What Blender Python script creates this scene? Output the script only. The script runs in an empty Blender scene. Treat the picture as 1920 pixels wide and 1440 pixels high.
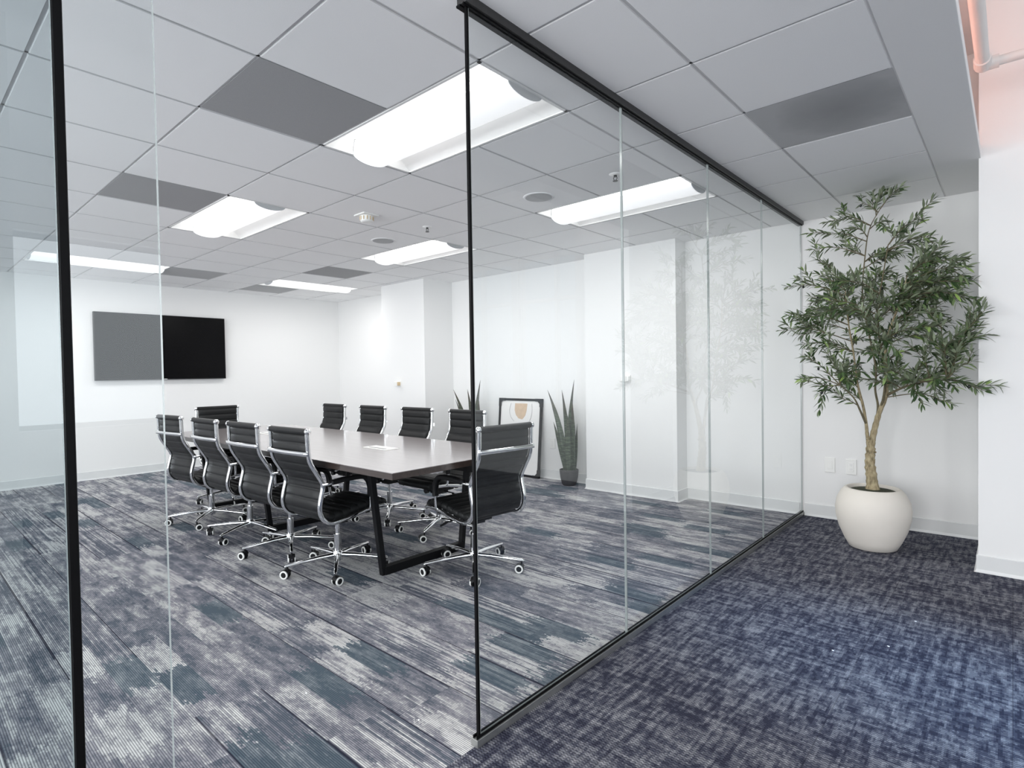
import bpy, bmesh, math, random
from mathutils import Vector, Matrix, Quaternion

# ------------------------------------------------------------------ camera, world, lights, exposure
SC = bpy.context.scene
COL = SC.collection
PI = math.pi
F_PX, YAW, PITCH, ROLL, CAM_Z = 1057.31, 0.72720, -0.02080, -0.01570, 1.265

def cam_axes():
    cy, sy, cp, sp = math.cos(YAW), math.sin(YAW), math.cos(PITCH), math.sin(PITCH)
    F = Vector((-sy*cp, cy*cp, sp)); R = Vector((cy, sy, 0)); U = R.cross(F)
    c, s = math.cos(ROLL), math.sin(ROLL)
    return c*R + s*U, -s*R + c*U, F
CR, CU, CF = cam_axes()
cam = bpy.data.cameras.new('camera'); cam.sensor_width = 36; cam.lens = F_PX/1920*36; cam.clip_start = 0.02
camo = bpy.data.objects.new('camera', cam); COL.objects.link(camo)
camo.matrix_world = Matrix(((CR.x, CU.x, -CF.x, 0), (CR.y, CU.y, -CF.y, 0), (CR.z, CU.z, -CF.z, CAM_Z), (0, 0, 0, 1)))
SC.camera = camo

SC.view_settings.view_transform = 'Standard'; SC.view_settings.look = 'None'
SC.view_settings.gamma = 1.0; SC.view_settings.exposure = 0.14
SC.view_settings.use_curve_mapping = False
SC.cycles.use_denoising = True
SC.cycles.max_bounces = 10; SC.cycles.diffuse_bounces = 6; SC.cycles.glossy_bounces = 5
SC.cycles.transparent_max_bounces = 16; SC.cycles.caustics_reflective = False; SC.cycles.caustics_refractive = False
SC.cycles.sample_clamp_indirect = 6.0

W = bpy.data.worlds.new('world'); SC.world = W; W.use_nodes = True
bg = W.node_tree.nodes['Background']; bg.inputs[0].default_value = (0.75, 0.85, 1.0, 1); bg.inputs[1].default_value = 0.35

LENS_L = 0.60        # glow of the troffer lenses
LAMP_W = 15.0        # light of one troffer
SLOT_L = 3.6         # light strips inside the troughs
COVE_L = 13.0         # pink cove tube above the soffit
def area_light(name, loc, direction, sx, sy, power, color):
    l = bpy.data.lights.new(name, 'AREA'); l.shape = 'RECTANGLE'; l.size = sx; l.size_y = sy; l.energy = power; l.color = color
    o = bpy.data.objects.new(name, l); COL.objects.link(o); o.location = loc
    o.rotation_euler = Vector(direction).to_track_quat('-Z', 'Y').to_euler(); return o
area_light('daylight_side_window', (4.75, 1.2, 1.75), (-1, 0, 0), 3.4, 1.9, 55, (0.92, 0.96, 1.0))
area_light('daylight_behind', (0.7, -4.36, 1.65), (0, 1, 0.14), 3.5, 2.1, 335, (0.98, 0.985, 1.0))
area_light('added_room_fill', (-4.2, -3.8, 1.45), (0, 1, 0.12), 6.8, 1.8, 250, (0.97, 0.985, 1.0))  # added fill that lifts the room ceiling; no window is known here
area_light('daylight_rear_window', (1.9, 5.42, 1.75), (0, -1, 0), 2.3, 1.8, 7, (0.88, 0.95, 1.0))
sp = bpy.data.lights.new('blue_window_beam', 'SPOT'); sp.energy = 2300; sp.color = (0.20, 0.52, 1.0); sp.spot_size = math.radians(18.5); sp.spot_blend = 1.0; sp.shadow_soft_size = 0.25
spo = bpy.data.objects.new('blue_window_beam', sp); COL.objects.link(spo); spo.location = (4.85, 1.7, 2.6)
spo.rotation_euler = (Vector((0.32, 2.65, 0)) - Vector((4.85, 1.7, 2.6))).to_track_quat('-Z', 'Y').to_euler()

# ------------------------------------------------------------------ measures (metres)
H = 2.515                      # tile ceiling
GX, GY, GS = -2.2045, 1.0175, 0.6096     # ceiling grid
XT, XG = -8.65, -1.36          # screen wall, glass wall
YB, YF = 5.27, -3.60           # back wall, front wall of the room

# ------------------------------------------------------------------ node helper
class NT:
    def __init__(s, name):
        s.m = bpy.data.materials.new(name); s.m.use_nodes = True
        s.t = s.m.node_tree; s.n = s.t.nodes; s.p = s.n['Principled BSDF']; s.out = s.n['Material Output']
    def link(s, a, b): s.t.links.new(a, b)
    def _in(s, sock, v):
        if v is None: return
        if hasattr(v, 'is_linked'): s.link(v, sock)
        else: sock.default_value = v
    def math(s, op, a, b=None, c=None, clamp=False):
        n = s.n.new('ShaderNodeMath'); n.operation = op; n.use_clamp = clamp
        s._in(n.inputs[0], a); s._in(n.inputs[1], b); s._in(n.inputs[2], c); return n.outputs[0]
    def xyz(s, x=0.0, y=0.0, z=0.0):
        n = s.n.new('ShaderNodeCombineXYZ')
        for i, v in enumerate((x, y, z)): s._in(n.inputs[i], v)
        return n.outputs[0]
    def pos(s):
        n = s.n.new('ShaderNodeTexCoord'); q = s.n.new('ShaderNodeSeparateXYZ'); s.link(n.outputs['Object'], q.inputs[0])
        return n.outputs['Object'], q.outputs[0], q.outputs[1], q.outputs[2]
    def noise(s, vec, scale=1.0, detail=2.0, rough=0.5):
        n = s.n.new('ShaderNodeTexNoise'); s._in(n.inputs['Vector'], vec); n.inputs['Scale'].default_value = scale
        n.inputs['Detail'].default_value = detail; n.inputs['Roughness'].default_value = rough; return n.outputs[0]
    def white(s, vec):
        n = s.n.new('ShaderNodeTexWhiteNoise'); n.noise_dimensions = '3D'; s._in(n.inputs['Vector'], vec); return n.outputs[0]
    def ramp(s, fac, stops, interp='LINEAR'):
        n = s.n.new('ShaderNodeValToRGB'); n.color_ramp.interpolation = interp
        e = n.color_ramp.elements
        while len(e) < len(stops): e.new(0.5)
        for i, (p, c) in enumerate(stops):
            e[i].position = p; e[i].color = (*c, 1) if len(c) == 3 else c
        s._in(n.inputs[0], fac); return n.outputs[0]
    def mix(s, fac, a, b, mode='MIX'):
        n = s.n.new('ShaderNodeMix'); n.data_type = 'RGBA'; n.blend_type = mode
        s._in(n.inputs[0], fac); s._in(n.inputs[6], (*a, 1) if isinstance(a, tuple) and len(a) == 3 else a)
        s._in(n.inputs[7], (*b, 1) if isinstance(b, tuple) and len(b) == 3 else b); return n.outputs[2]
    def bump(s, h, strength=0.3, dist=0.002):
        n = s.n.new('ShaderNodeBump'); n.inputs['Strength'].default_value = strength; n.inputs['Distance'].default_value = dist
        s._in(n.inputs['Height'], h); s.link(n.outputs[0], s.p.inputs['Normal'])

def plain(name, c, rough=0.5, metal=0.0, spec=0.5, coat=0.0, grain=0.0, gscale=300.0, vary=0.0, vscale=6.0, emit=0.0):
    t = NT(name); p = t.p
    p.inputs['Base Color'].default_value = (*c, 1); p.inputs['Roughness'].default_value = rough
    p.inputs['Metallic'].default_value = metal; p.inputs['Specular IOR Level'].default_value = spec
    p.inputs['Coat Weight'].default_value = coat
    o = t.pos()[0]
    if vary:
        k = t.ramp(t.noise(o, vscale, 3), [(0.3, tuple(x*(1-vary) for x in c)), (0.7, tuple(min(1, x*(1+vary)) for x in c))])
        t.link(k, p.inputs['Base Color'])
    if grain: t.bump(t.noise(o, gscale, 2), grain, 0.001)
    if emit:
        p.inputs['Emission Color'].default_value = (*c, 1); p.inputs['Emission Strength'].default_value = emit
    return t.m

M = {}
M['wall'] = plain('wall_paint', (0.82, 0.82, 0.815), 0.75, spec=0.25, grain=0.12, gscale=220)
M['soffit'] = plain('soffit_paint', (0.84, 0.84, 0.84), 0.8, spec=0.2, grain=0.1, gscale=200)
M['baseboard'] = plain('baseboard_vinyl', (0.70, 0.71, 0.71), 0.4, spec=0.4, vary=0.03, vscale=3)
M['tile'] = plain('ceiling_tile', (0.91, 0.912, 0.915), 0.9, spec=0.1, grain=0.25, gscale=420, vary=0.05, vscale=500)
M['tile_edge'] = plain('tile_edge_shade', (0.60, 0.60, 0.605), 0.9, spec=0.1, vary=0.05)  # greyer than the tile face: groove shade put into the edge colour
M['grid'] = plain('grid_bar', (0.74, 0.74, 0.74), 0.6, spec=0.2, vary=0.02)
M['grey_panel'] = plain('perforated_grey', (0.36, 0.362, 0.368), 0.7, spec=0.2, grain=0.3, gscale=500, vary=0.12, vscale=600)
M['pale_panel'] = plain('perforated_pale', (0.47, 0.475, 0.48), 0.7, spec=0.2, grain=0.3, gscale=500, vary=0.08, vscale=600)
M['white_metal'] = plain('white_enamel', (0.88, 0.88, 0.87), 0.35, vary=0.01)
M['grey_metal'] = plain('grey_endplate', (0.50, 0.51, 0.52), 0.45, vary=0.03)
M['lens'] = plain('troffer_lens', (0.95, 0.95, 0.96), 0.4, emit=LENS_L)
M['slot'] = plain('led_strip', (1.0, 0.99, 0.98), 0.4, emit=SLOT_L)
M['cove'] = plain('cove_tube', (1.0, 0.50, 0.38), 0.4, emit=COVE_L)
M['chrome'] = plain('chrome', (0.86, 0.87, 0.88), 0.10, metal=1.0, vary=0.02)
M['leather'] = plain('black_leather', (0.0105, 0.011, 0.0115), 0.46, spec=0.30, grain=0.35, gscale=380)
M['black_plastic'] = plain('black_plastic', (0.008, 0.008, 0.009), 0.4, spec=0.3, grain=0.1)
M['white_plastic'] = plain('white_plastic', (0.82, 0.82, 0.80), 0.4, vary=0.01)
M['tan_plastic'] = plain('tan_plastic', (0.62, 0.48, 0.30), 0.5, vary=0.05)
M['black_metal'] = plain('black_powdercoat', (0.005, 0.005, 0.006), 0.5, spec=0.2, grain=0.1)
M['gasket'] = plain('black_gasket', (0.003, 0.003, 0.0035), 0.5, spec=0.12, grain=0.1)
M['alu'] = plain('brushed_aluminium', (0.40, 0.41, 0.40), 0.38, metal=0.85, vary=0.05, vscale=40)
M['dark_alu'] = plain('dark_aluminium', (0.055, 0.055, 0.055), 0.4, metal=0.6, vary=0.05, vscale=40)
M['screen'] = plain('tv_screen', (0.002, 0.002, 0.0025), 0.22, spec=0.12, vary=0.02)
M['pot_white'] = plain('matte_cream_pot', (0.74, 0.70, 0.64), 0.7, spec=0.25, grain=0.25, gscale=260, vary=0.02)
M['pot_grey'] = plain('charcoal_pot', (0.045, 0.043, 0.045), 0.75, grain=0.4, gscale=200, vary=0.15, vscale=30)
M['soil'] = plain('soil_moss', (0.035, 0.04, 0.02), 0.95, grain=0.8, gscale=120, vary=0.5, vscale=90)
M['twig'] = plain('twig', (0.13, 0.11, 0.065), 0.8, vary=0.25, vscale=30)
M['olive'] = plain('olive_fruit', (0.012, 0.014, 0.012), 0.3, vary=0.1)
M['paper'] = plain('print_paper', (0.86, 0.85, 0.84), 0.25, coat=0.4, vary=0.01)
M['beige'] = plain('print_beige', (0.66, 0.50, 0.36), 0.4, vary=0.06, vscale=20)
M['greige'] = plain('print_greige', (0.52, 0.44, 0.40), 0.4, vary=0.06, vscale=20)
M['line'] = plain('print_line', (0.55, 0.53, 0.54), 0.5, vary=0.05)
M['pipe'] = plain('painted_pipe', (0.80, 0.78, 0.76), 0.5, vary=0.02)
M['glass_edge'] = plain('glass_edge', (0.24, 0.265, 0.262), 0.12, spec=0.6, vary=0.03, vscale=12)
M['lint'] = plain('lint_speck', (0.9, 0.9, 0.9), 0.9, vary=0.01)

def mk_bark():
    t = NT('olive_bark'); o, x, y, z = t.pos()
    n = t.noise(t.xyz(t.math('MULTIPLY', x, 60), t.math('MULTIPLY', y, 60), t.math('MULTIPLY', z, 22)), 1, 4, 0.6)
    t.link(t.ramp(n, [(0.25, (0.10, 0.075, 0.04)), (0.5, (0.33, 0.27, 0.16)), (0.75, (0.50, 0.43, 0.28))]), t.p.inputs['Base Color'])
    t.p.inputs['Roughness'].default_value = 0.75; t.bump(n, 0.8, 0.006); return t.m
M['bark'] = mk_bark()

def mk_leaf():
    t = NT('olive_leaf'); a = t.n.new('ShaderNodeAttribute'); a.attribute_name = 'tone'
    g = t.n.new('ShaderNodeNewGeometry')
    top = t.ramp(a.outputs['Fac'], [(0.0, (0.026, 0.055, 0.018)), (0.45, (0.068, 0.120, 0.042)), (0.80, (0.16, 0.225, 0.095)), (1.0, (0.28, 0.41, 0.11))])
    und = t.ramp(a.outputs['Fac'], [(0.0, (0.12, 0.15, 0.09)), (1.0, (0.32, 0.37, 0.25))])
    t.link(t.mix(g.outputs['Backfacing'], top, und), t.p.inputs['Base Color'])
    t.p.inputs['Roughness'].default_value = 0.45; t.p.inputs['Specular IOR Level'].default_value = 0.45; return t.m
M['leaf'] = mk_leaf()

def mk_snake():
    t = NT('snake_plant_leaf'); o, x, y, z = t.pos()
    w = t.noise(t.xyz(t.math('MULTIPLY', x, 14), t.math('MULTIPLY', y, 14), t.math('MULTIPLY', z, 75)), 1, 3, 0.6)
    c = t.ramp(w, [(0.35, (0.022, 0.034, 0.020)), (0.5, (0.05, 0.075, 0.045)), (0.65, (0.13, 0.165, 0.11))])
    a = t.n.new('ShaderNodeAttribute'); a.attribute_name = 'tone'
    t.link(t.mix(a.outputs['Fac'], c, (0.055, 0.028, 0.024)), t.p.inputs['Base Color'])
    t.p.inputs['Roughness'].default_value = 0.4; return t.m
M['snake'] = mk_snake()

def mk_wood():
    t = NT('dark_walnut_laminate'); o, x, y, z = t.pos()
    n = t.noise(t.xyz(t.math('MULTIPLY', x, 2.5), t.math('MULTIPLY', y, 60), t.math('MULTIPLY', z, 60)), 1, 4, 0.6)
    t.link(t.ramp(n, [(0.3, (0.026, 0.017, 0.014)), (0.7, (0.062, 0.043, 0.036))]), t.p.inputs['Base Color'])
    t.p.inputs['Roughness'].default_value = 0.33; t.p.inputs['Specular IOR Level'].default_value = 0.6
    t.p.inputs['Coat Weight'].default_value = 0.6; t.p.inputs['Coat Roughness'].default_value = 0.28; return t.m
M['wood'] = mk_wood()
def mk_sheen_top():
    t = NT('walnut_painted_sheen'); o, x, y, z = t.pos()
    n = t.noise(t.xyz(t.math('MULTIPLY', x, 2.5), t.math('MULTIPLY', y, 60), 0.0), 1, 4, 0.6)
    t.link(t.ramp(n, [(0.3, (0.27, 0.235, 0.235)), (0.7, (0.35, 0.31, 0.31))]), t.p.inputs['Base Color'])  # base paler than the walnut edge: wall sheen put into the colour
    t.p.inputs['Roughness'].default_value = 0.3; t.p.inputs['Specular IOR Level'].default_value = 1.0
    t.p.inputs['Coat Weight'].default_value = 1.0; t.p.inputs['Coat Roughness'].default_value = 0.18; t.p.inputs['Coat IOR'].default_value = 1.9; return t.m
M['sheen_top'] = mk_sheen_top()

def mk_room_carpet():
    t = NT('striped_plank_carpet'); o, x, y, z = t.pos(); m = t.math
    PW, PL, RIB = 0.25, 1.0, 0.0072
    row = m('FLOOR', m('DIVIDE', y, PW))
    off = m('MULTIPLY', t.white(t.xyz(row, 3.0, 0.0)), PL)
    xs = m('ADD', x, off)
    col = m('FLOOR', m('DIVIDE', xs, PL))
    rnd = t.white(t.xyz(row, col, 1.0)); rnd2 = t.white(t.xyz(row, col, 7.0))
    yrow = m('FLOOR', m('DIVIDE', y, RIB)); yq = m('MULTIPLY', yrow, RIB)
    xq = m('MULTIPLY', m('FLOOR', m('DIVIDE', x, 0.010)), 0.010)
    seed = m('MULTIPLY', rnd, 40.0)
    # big rectangular patches, a third of a plank long and half or all of its width
    half = m('FLOOR', m('DIVIDE', y, PW*0.5))
    wob = m('MULTIPLY', m('SUBTRACT', t.noise(t.xyz(m('MULTIPLY', xq, 9.0), m('MULTIPLY', yq, 45.0), 2.0), 1, 4, 0.75), 0.5), 0.55)
    seg = t.white(t.xyz(m('FLOOR', m('DIVIDE', m('ADD', m('ADD', xs, wob), m('MULTIPLY', t.white(t.xyz(half, 4.0, 4.0)), 0.6)), 0.36)), half, 5.0))
    blotch = t.noise(t.xyz(m('ADD', m('MULTIPLY', xq, 5.0), seed), m('MULTIPLY', yq, 15.0), 0.0), 1, 4, 0.65)
    fine = t.noise(t.xyz(m('MULTIPLY', xq, 34.0), m('MULTIPLY', yq, 90.0), 5.0), 1, 2, 0.6)
    streak = t.white(t.xyz(yrow, m('FLOOR', m('DIVIDE', m('ADD', xs, m('MULTIPLY', t.white(t.xyz(yrow, 2.0, 2.0)), 3.0)), 0.55)), 9.0))
    v = m('ADD', 0.5, m('MULTIPLY', m('SUBTRACT', blotch, 0.5), 1.3))
    v = m('ADD', v, m('MULTIPLY', m('SUBTRACT', fine, 0.5), 0.42))
    v = m('ADD', v, m('MULTIPLY', m('SUBTRACT', seg, 0.5), 0.34))
    v = m('ADD', v, m('MULTIPLY', m('SUBTRACT', streak, 0.5), m('ADD', 0.05, m('MULTIPLY', rnd2, 0.42))))
    v = m('ADD', v, m('MULTIPLY', m('SUBTRACT', rnd, 0.5), 0.12))
    cool = t.ramp(v, [(0.0, (0.115, 0.135, 0.162)), (0.28, (0.180, 0.190, 0.218)), (0.38, (0.235, 0.238, 0.268)), (0.46, (0.300, 0.300, 0.328)), (0.535, (0.385, 0.385, 0.400)), (0.615, (0.54, 0.54, 0.54)), (0.73, (0.66, 0.66, 0.65))], 'CONSTANT')
    teal = m('MULTIPLY', m('LESS_THAN', seg, 0.11), 0.75)
    cool = t.mix(teal, cool, t.ramp(v, [(0.25, (0.085, 0.122, 0.145)), (0.60, (0.195, 0.238, 0.258))]))
    rib = m('PINGPONG', y, RIB/2)
    f = m('MULTIPLY', m('SUBTRACT', 1.0, m('DIVIDE', rib, RIB*0.34), clamp=True), 1.0)
    c = t.mix(f, cool, t.mix(0.72, cool, (0.028, 0.028, 0.058)))
    e = m('PINGPONG', y, PW/2)
    sm = m('MULTIPLY', m('LESS_THAN', e, 0.0050), m('GREATER_THAN', rnd2, 0.35))
    c = t.mix(m('MULTIPLY', sm, 0.85), c, (0.012, 0.012, 0.028))
    t.link(c, t.p.inputs['Base Color']); t.p.inputs['Roughness'].default_value = 0.95; t.p.inputs['Specular IOR Level'].default_value = 0.1
    t.bump(m('ADD', rib, m('MULTIPLY', fine, 0.004)), 0.4, 0.6); return t.m
M['carpet_room'] = mk_room_carpet()

def mk_hall_carpet():
    t = NT('navy_woven_carpet'); o, x, y, z = t.pos(); m = t.math
    xz = m('ADD', x, m('MULTIPLY', m('PINGPONG', y, 0.006), 0.5))
    xq = m('MULTIPLY', m('FLOOR', m('DIVIDE', x, 0.006)), 0.006); yq = m('MULTIPLY', m('FLOOR', m('DIVIDE', y, 0.009)), 0.009)
    a = t.noise(t.xyz(m('MULTIPLY', xq, 42.0), m('MULTIPLY', yq, 7.0), 1.0), 1, 3, 0.6)
    b = t.noise(t.xyz(m('MULTIPLY', xq, 7.0), m('MULTIPLY', yq, 36.0), 4.0), 1, 3, 0.6)
    d = t.noise(t.xyz(m('MULTIPLY', xq, 60.0), m('MULTIPLY', yq, 60.0), 8.0), 1, 1, 0.5)
    g = t.noise(t.xyz(m('MULTIPLY', x, 2.2), m('MULTIPLY', y, 2.2), 3.0), 1, 1, 0.5)
    v = m('ADD', m('ADD', m('MULTIPLY', a, 0.55), m('MULTIPLY', b, 0.45)), m('MULTIPLY', m('SUBTRACT', d, 0.5), 0.22))
    v = m('ADD', v, m('MULTIPLY', m('SUBTRACT', g, 0.5), 0.12))
    c = t.ramp(v, [(0.0, (0.036, 0.038, 0.058)), (0.43, (0.072, 0.075, 0.100)), (0.485, (0.125, 0.128, 0.152)), (0.53, (0.205, 0.208, 0.232)), (0.60, (0.31, 0.31, 0.33))], 'CONSTANT')
    w = m('PINGPONG', m('ADD', y, m('MULTIPLY', m('PINGPONG', x, 0.008), 0.6)), 0.0055)
    f = m('MULTIPLY', m('SUBTRACT', 1.0, m('DIVIDE', w, 0.0040), clamp=True), 0.75)
    c = t.mix(f, c, (0.024, 0.025, 0.045))
    ex = m('PINGPONG', x, 0.25); ey = m('PINGPONG', y, 0.25)
    sm = m('LESS_THAN', m('MINIMUM', ex, ey), 0.002)
    c = t.mix(m('MULTIPLY', sm, 0.35), c, (0.012, 0.012, 0.02))
    t.link(c, t.p.inputs['Base Color']); t.p.inputs['Roughness'].default_value = 0.95; t.p.inputs['Specular IOR Level'].default_value = 0.1
    t.bump(m('ADD', w, m('MULTIPLY', d, 0.004)), 0.5, 0.6); return t.m
M['carpet_hall'] = mk_hall_carpet()

def mk_stained():
    t = NT('stained_ceiling_tile'); o, x, y, z = t.pos(); m = t.math
    dx = m('DIVIDE', m('SUBTRACT', x, -0.62), 0.30); dy = m('DIVIDE', m('SUBTRACT', y, 3.13), 0.34)
    r = m('ADD', m('SQRT', m('ADD', m('MULTIPLY', dx, dx), m('MULTIPLY', dy, dy))), m('MULTIPLY', m('SUBTRACT', t.noise(o, 7, 3), 0.5), 0.5))
    c = t.ramp(r, [(0.0, (0.30, 0.305, 0.31)), (0.35, (0.34, 0.345, 0.35)), (0.75, (0.40, 0.405, 0.41)), (1.0, (0.47, 0.475, 0.48))])
    t.link(c, t.p.inputs['Base Color']); t.p.inputs['Roughness'].default_value = 0.8; t.bump(t.noise(o, 500, 2), 0.3, 0.001); return t.m
M['stained_panel'] = mk_stained()

def mk_glass(name, tint, k):
    t = NT(name); t.n.remove(t.p)
    g = t.n.new('ShaderNodeNewGeometry'); fr = t.n.new('ShaderNodeFresnel'); fr.inputs[0].default_value = 1.5
    tr = t.n.new('ShaderNodeBsdfTransparent'); tr.inputs[0].default_value = (*tint, 1)
    gl = t.n.new('ShaderNodeBsdfGlossy'); gl.inputs['Roughness'].default_value = 0.0; gl.inputs[0].default_value = (0.97, 1.0, 1.0, 1)
    fac = t.math('MULTIPLY', t.math('MULTIPLY', fr.outputs[0], k, clamp=True), t.math('SUBTRACT', 1.0, g.outputs['Backfacing']))
    mx = t.n.new('ShaderNodeMixShader'); t.link(fac, mx.inputs[0]); t.link(tr.outputs[0], mx.inputs[1]); t.link(gl.outputs[0], mx.inputs[2])
    t.link(mx.outputs[0], t.out.inputs[0]); return t.m
M['glass'] = mk_glass('clear_glass', (0.975, 0.985, 0.985), 1.35)
M['glass_tinted'] = mk_glass('tinted_glass', (0.80, 0.84, 0.85), 1.6)

# ------------------------------------------------------------------ mesh builder
class MB:
    def __init__(s): s.v = []; s.f = []; s.mi = []; s.sm = []; s.tone = []
    def add(s, vs, fs, mi=0, smooth=False, tone=0.0):
        b = len(s.v); s.v += [tuple(q) for q in vs]; s.tone += (tone if isinstance(tone, list) else [tone]*len(vs))
        for f in fs: s.f.append([b+i for i in f]); s.mi.append(mi); s.sm.append(smooth)
    def box(s, a, b, mi=0):
        x0, y0, z0 = (min(a[i], b[i]) for i in range(3)); x1, y1, z1 = (max(a[i], b[i]) for i in range(3))
        s.add([(x0,y0,z0),(x1,y0,z0),(x1,y1,z0),(x0,y1,z0),(x0,y0,z1),(x1,y0,z1),(x1,y1,z1),(x0,y1,z1)],
              [(0,3,2,1),(4,5,6,7),(0,1,5,4),(1,2,6,5),(2,3,7,6),(3,0,4,7)], mi)
    def sweep(s, pts, section, mi=0, smooth=True, up=None, scale=None, cap=True, closed=True):
        """section: list of (a,b) offsets in the (side, up) frame carried along pts"""
        P = [Vector(p) for p in pts]; n = len(P); k = len(section); rings = []
        prev = Vector(up) if up is not None else None
        for i in range(n):
            t = (P[min(i+1, n-1)] - P[max(i-1, 0)]).normalized()
            if prev is None:
                prev = Vector((0, 0, 1)) if abs(t.z) < 0.9 else Vector((1, 0, 0))
            u = (prev - t*prev.dot(t))
            if u.length < 1e-4: u = t.orthogonal()
            u.normalize(); 
            if up is None: prev = u
            r = t.cross(u); sc = scale[i] if scale else 1.0
            rings.append([P[i] + r*(a*sc) + u*(b*sc) for a, b in section])
        vs = [v for r in rings for v in r]; fs = []
        for i in range(n-1):
            for j in range(k if closed else k-1):
                j2 = (j+1) % k; fs.append((i*k+j, i*k+j2, (i+1)*k+j2, (i+1)*k+j))
        s.add(vs, fs, mi, smooth)
        if cap: s.add(rings[0], [tuple(range(k))[::-1]], mi); s.add(rings[-1], [tuple(range(k))], mi)
    def tube(s, pts, r, k=8, mi=0, scale=None):
        s.sweep(pts, [(r*math.cos(2*PI*j/k), r*math.sin(2*PI*j/k)) for j in range(k)], mi, True, scale=scale)
    def cyl(s, a, b, r0, r1=None, k=16, mi=0):
        r1 = r0 if r1 is None else r1
        s.sweep([a, b], [(math.cos(2*PI*j/k), math.sin(2*PI*j/k)) for j in range(k)], mi, True, scale=[r0, r1])
    def lathe(s, prof, k=32, c=(0,0,0), mi=0):
        vs = []; n = len(prof)
        for r, z in prof:
            for j in range(k): vs.append((c[0]+r*math.cos(2*PI*j/k), c[1]+r*math.sin(2*PI*j/k), c[2]+z))
        fs = [(i*k+j, i*k+(j+1)%k, (i+1)*k+(j+1)%k, (i+1)*k+j) for i in range(n-1) for j in range(k)]
        s.add(vs, fs, mi, True)
        s.add(vs[:k], [tuple(range(k))[::-1]], mi); s.add(vs[-k:], [tuple(range(k))], mi)
    def ball(s, c, r, mi=0, k=10, n=6, sc=(1,1,1)):
        prof = [(max(1e-4, math.sin(PI*i/n)), -math.cos(PI*i/n)) for i in range(n+1)]
        vs = []
        for a, z in prof:
            for j in range(k): vs.append((c[0]+r*sc[0]*a*math.cos(2*PI*j/k), c[1]+r*sc[1]*a*math.sin(2*PI*j/k), c[2]+r*sc[2]*z))
        s.add(vs, [(i*k+j, i*k+(j+1)%k, (i+1)*k+(j+1)%k, (i+1)*k+j) for i in range(n) for j in range(k)], mi, True)
    def prism(s, poly, z0, z1, mi=0):
        n = len(poly); s.add([(x,y,z0) for x,y in poly]+[(x,y,z1) for x,y in poly],
            [tuple(range(n))[::-1], tuple(range(n, 2*n))]+[(i,(i+1)%n,n+(i+1)%n,n+i) for i in range(n)], mi)
    def build(s, name, mats, parent=None, bevel=0.0, tone=False, loc=None):
        me = bpy.data.meshes.new(name); me.from_pydata(s.v, [], s.f)
        for m in (mats if isinstance(mats, (list, tuple)) else [mats]): me.materials.append(m)
        for p, mi, sm in zip(me.polygons, s.mi, s.sm): p.material_index = mi; p.use_smooth = sm
        if tone:
            a = me.attributes.new('tone', 'FLOAT', 'POINT'); a.data.foreach_set('value', s.tone)
        me.validate()
        o = bpy.data.objects.new(name, me); COL.objects.link(o)
        if parent: o.parent = parent
        if loc: o.location = loc
        if bevel:
            b = o.modifiers.new('bevel', 'BEVEL'); b.width = bevel; b.segments = 2; b.limit_method = 'ANGLE'; b.angle_limit = math.radians(40)
        return o

def smooth_path(pts, n=6):
    """Catmull-Rom through pts"""
    P = [Vector(p) for p in pts]; P = [P[0]*2-P[1]] + P + [P[-1]*2-P[-2]]; out = []
    for i in range(1, len(P)-2):
        for k in range(n):
            t = k/n; a, b, c, d = P[i-1], P[i], P[i+1], P[i+2]
            out.append(0.5*((2*b)+(c-a)*t+(2*a-5*b+4*c-d)*t*t+(3*b-a-3*c+d)*t**3))
    out.append(P[-2]); return out

def tag(o, label, cat, group=None):
    o['label'] = label; o['category'] = cat
    if group: o['group'] = group
    return o
def thing(name, label, cat, loc=(0,0,0), rz=0.0, group=None):
    o = bpy.data.objects.new(name, None); COL.objects.link(o); o.location = loc; o.rotation_euler = (0,0,rz); o.empty_display_size = 0.1
    return tag(o, label, cat, group)
def struct(o, label, cat): o['kind'] = 'structure'; return tag(o, label, cat)
def kids(o): return list(o.children)
def copy_tree(o, parent=None):
    c = o.copy(); COL.objects.link(c)
    if parent: c.parent = parent
    for ch in kids(o): copy_tree(ch, c)
    return c

def ray(px, py): return CF + CR*((px-960)/F_PX) - CU*((py-720)/F_PX)
def at_y(px, py, Y):
    r = ray(px, py); r = r*(Y/r.y); return Vector((r.x, r.y, r.z+CAM_Z))

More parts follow.
